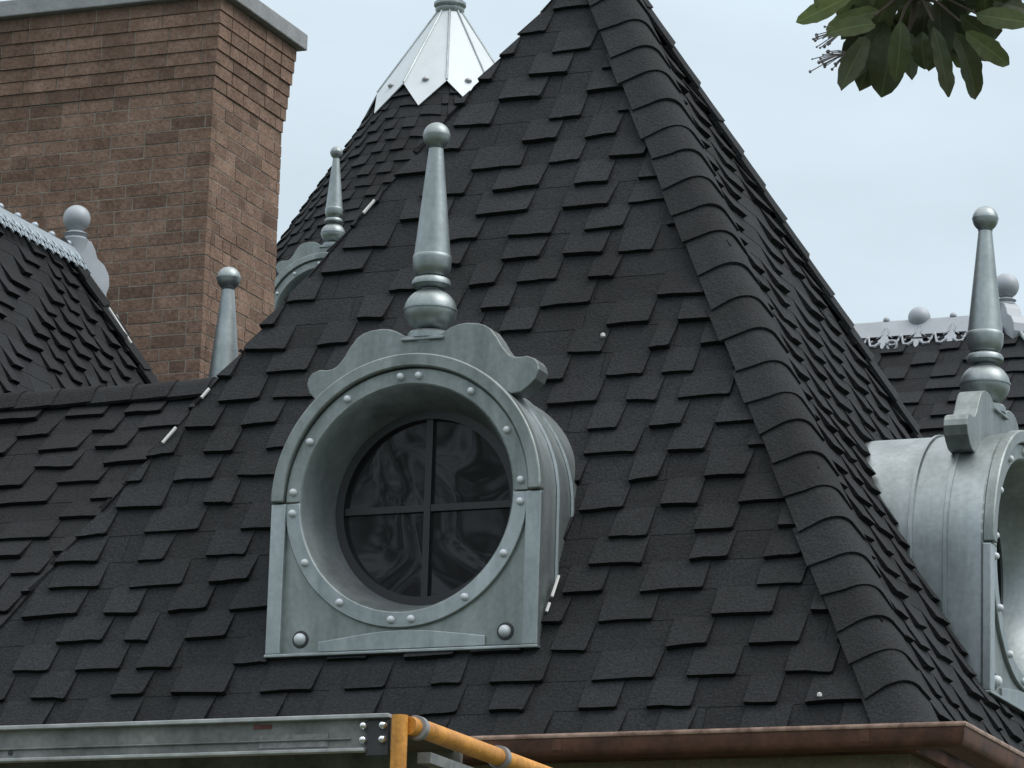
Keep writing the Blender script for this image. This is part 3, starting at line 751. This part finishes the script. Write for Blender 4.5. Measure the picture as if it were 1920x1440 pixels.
hb = MB(); hb.lathe([(.0001, -.001), (.008, -.001), (.008, .003)], (X0 + 1.38, SY + .011, zl + .028), 14, 'Y'); hb.build('hole', 'dark_steel', web)
hk = MB(); hk.box((SX + .03, SY + .06, SZ - .125), (SX + .07, SY + .5, SZ - .095)); hk.build('end_hook', 'alu', pk)

# ------------------------------------------------------------------ leafy branch at the top right
def ray(px, py): return (ri * ((px - 960) / 7500) - up * ((py - 720) / 7500) + fw)
def at(px, py, d): return CAMP + ray(px, py) * d
tree = thing('tree', 'broad-leaved tree branch hanging into the top right corner', 'tree', (3.4, -6.0, gz))
lm_ = MB(); rnd = random.Random(21)
def leaf(a, b, wid, nrm, tone=1.0, bend=.02, fold=.25):
    a, b = V(a), V(b); d = b - a; L = d.length; d.normalize(); nrm = (nrm - d * nrm.dot(d)).normalized(); sd_ = d.cross(nrm)
    rows = []
    for k in range(13):
        t = k / 12; w_ = wid * math.sin(math.pi * min(1, t * .93 + .05)) ** .62 * (.85 + .3 * t) if 0 < k < 12 else wid * .05
        c = a + d * L * t - nrm * bend * (4 * t * t - 2 * t) * .6
        wv = rnd.uniform(-.004, .004); w_ *= rnd.uniform(.88, 1.10)
        rows.append([c + sd_ * w_ * s + nrm * (abs(s) * w_ * fold + wv * s) for s in (-1, -.5, -.07, .07, .5, 1)])
    n0 = len(lm_.t); lm_.grid(rows, tone=tone)
    for q in range(n0, len(lm_.t)): lm_.t[q] *= 1.5 if (q - n0) % 5 == 2 else rnd.uniform(.9, 1.1)
key = [((1660, 40), (1612, 168), 34, .75, 8.12), ((1700, 30), (1665, 160), 38, .7, 8.2), ((1735, 30), (1745, 128), 34, .7, 8.22), ((1790, 10), (1815, 140), 34, .7, 8.2), ((1830, 10), (1880, 75), 28, .9, 8.15), ((1800, 60), (1860, 110), 30, .75, 8.25), ((1650, -10), (1580, 70), 28, .8, 8.2), ((1640, 20), (1585, 120), 28, .75, 8.22), ((1760, 60), (1775, 140), 30, .75, 8.2), ((1850, 0), (1935, 20), 24, 1.1, 8.1), ((1880, -40), (1900, 10), 20, 1, 8.1),
       ((1600, -10), (1490, 44), 20, 2.6, 8.0), ((1650, 20), (1545, 50), 20, 2.2, 8.1), ((1640, 45), (1560, 55), 22, 1.7, 7.95), ((1625, 70), (1578, 160), 27, .8, 8.0), ((1650, 60), (1600, 140), 26, .75, 8.1),
       ((1672, 60), (1655, 176), 40, .75, 8.05), ((1690, 40), (1682, 150), 26, .95, 7.9), ((1700, 60), (1708, 136), 22, .9, 8.1), ((1730, 60), (1730, 130), 22, .85, 8.0),
       ((1750, 50), (1782, 180), 22, .85, 7.95), ((1790, 60), (1842, 186), 30, .85, 8.05), ((1800, 70), (1832, 160), 24, .9, 8.2), ((1810, 60), (1894, 122), 24, 1.5, 7.9), ((1800, 30), (1868, 80), 26, 1.0, 8.1),
       ((1830, 28), (1930, 42), 25, 1.8, 8.0), ((1800, 10), (1900, 5), 24, 1.1, 8.2), ((1640, 10), (1590, 110), 26, .8, 8.2), ((1710, 10), (1650, 110), 30, .7, 8.15), ((1740, 0), (1720, 115), 32, .7, 8.2), ((1760, 0), (1765, 118), 32, .75, 8.15),
       ((1780, -20), (1800, 105), 32, .75, 8.2), ((1680, -20), (1625, 80), 30, .8, 8.1), ((1720, -30), (1690, 90), 34, .7, 8.25), ((1570, -50), (1530, 12), 18, 1.5, 8.1), ((1620, -40), (1572, 30), 22, 1.2, 8.15), ((1850, -40), (1845, 50), 24, .9, 8.1)]
for (ax, ay), (bx, by), w_, tn, dd in key:
    a, b = at(ax, ay, dd), at(bx, by, dd + rnd.uniform(-.12, .12))
    nr = (-fw + ri * rnd.uniform(-.5, .5) + up * rnd.uniform(-.1, .5)).normalized()
    leaf(a, b, .88 * w_ / 7500 * dd, nr, tn * rnd.uniform(.9, 1.1), rnd.uniform(.0, .02))
heart = at(1720, -40, 8.1)
for k in range(150):        # the rest of the spray, climbing above the frame
    c = heart + V((rnd.gauss(.12, .22), rnd.gauss(0, .18), abs(rnd.gauss(.12, .22))))
    d = V((rnd.gauss(0, 1), rnd.gauss(0, 1), rnd.gauss(-.7, .5))).normalized()
    if min(c.z, c.z + d.z * .12) < heart.z + .03 and (c - heart).dot(ri) < -.08: continue
    b_ = c + d * rnd.uniform(.08, .13)
    leaf(c, b_, rnd.uniform(.02, .034), V((rnd.gauss(0, .5), rnd.gauss(0, .5), 1)), rnd.uniform(.7, 1.3))
for k in range(500):        # crown over the limb, all outside the frame
    t = rnd.random(); c = heart.lerp(V((3.3, -6.0, 1.9)), t) + V((rnd.gauss(0, .3), rnd.gauss(0, .3), .35 + abs(rnd.gauss(.1, .25))))
    d = V((rnd.gauss(0, 1), rnd.gauss(0, 1), rnd.gauss(-.5, .6))).normalized()
    leaf(c, c + d * .11, .028, V((rnd.gauss(0, .5), rnd.gauss(0, .5), 1)), rnd.uniform(.7, 1.3))
lm_.build('crown', 'leaf', tree, smooth=80)
tk = MB(); tk.tube([(3.4, -6.0, gz), (3.42, -5.98, -1.5), (3.36, -6.0, .6), (3.3, -6.02, 1.9), (3.28, -6.0, 3.2)], [.16, .13, .11, .09, .03], 14); tk.build('trunk', 'bark', tree, smooth=60)
lb = MB(); lb.tube([(3.33, -6.0, 1.3), (2.6, -5.8, 1.45), (2.0, -5.7, 1.15), heart + V((0, 0, .12)), at(1715, 20, 8.1), at(1700, 70, 8.08)], [.05, .035, .022, .012, .008, .003], 8)
for tgt in ((1600, -10), (1640, 30), (1750, 40), (1800, 40), (1830, 25), (1680, 60)):
    h = at(1715, -10, 8.1); q = at(tgt[0], tgt[1], 8.0); lb.tube([h, (h + q) / 2 + V((0, 0, .012)), q], [.006, .004, .0025], 6)
lb.build('limb', 'bark', tree, smooth=60)
bd = MB()
for (cx_, cy_) in ((1545, 68), (1548, 112)):
    h = at(cx_ + 45, cy_ - 12, 8.0)
    for k in range(17):
        q = at(cx_ + rnd.gauss(0, 13), cy_ + rnd.gauss(2, 11), 8.0 + rnd.uniform(-.04, .04)); bd.tube([h, (h + q) / 2 + V((0, 0, .004)), q], .0011, 4)
        rr_ = rnd.uniform(.002, .0042); bd.lathe([(rr_ * math.cos(R(t)), rr_ * math.sin(R(t))) for t in (-70, -30, 10, 50, 85)], q, 7)
bd.build('flower_buds', 'berry', tree, smooth=60)

# ------------------------------------------------------------------ unseen tree behind the viewer, added for the dormer glass to reflect
t2 = thing('tree', 'unseen leafy tree added behind the viewer, mirrored darkly in the round dormer window', 'tree', (-8.5, -15, gz))
lm_ = MB(); rnd = random.Random(5)
for k in range(46):
    c = V((-8.5, -15, 2.2)) + V((rnd.gauss(0, 2.0), rnd.gauss(0, 1.4), rnd.gauss(0, 1.9))); q = rnd.uniform(.5, .95)
    for j in range(70):
        p = c + V((rnd.gauss(0, 1), rnd.gauss(0, 1), rnd.gauss(0, .8))) * q * .6
        d = V((rnd.gauss(0, 1), rnd.gauss(0, 1), rnd.gauss(-.3, .7))).normalized(); sd_ = d.cross(V((rnd.gauss(0, .4), rnd.gauss(0, .4), 1))).normalized()
        lm_.poly([p, p + d * .15 + sd_ * .08, p + d * .30, p + d * .15 - sd_ * .08], rnd.uniform(.7, 1.3))
lm_.build('crown', 'leaf', t2)
tk = MB(); tk.tube([(-8.5, -15, gz), (-8.45, -15, -1), (-8.5, -14.9, 1.5), (-8.4, -15, 4)], [.24, .2, .14, .04], 12)
for k in range(6):
    a = k * 1.1; tk.tube([(-8.48, -14.95, .2 + k * .4), (-8.5 + 1.0 * math.cos(a), -15 + .8 * math.sin(a), 1.3 + k * .4), (-8.5 + 2.0 * math.cos(a), -15 + 1.5 * math.sin(a), 1.9 + k * .4)], [.08, .05, .015], 7)
tk.build('trunk', 'bark', t2, smooth=60)

for o in bpy.data.objects:
    if '_world' in o: del o['_world']
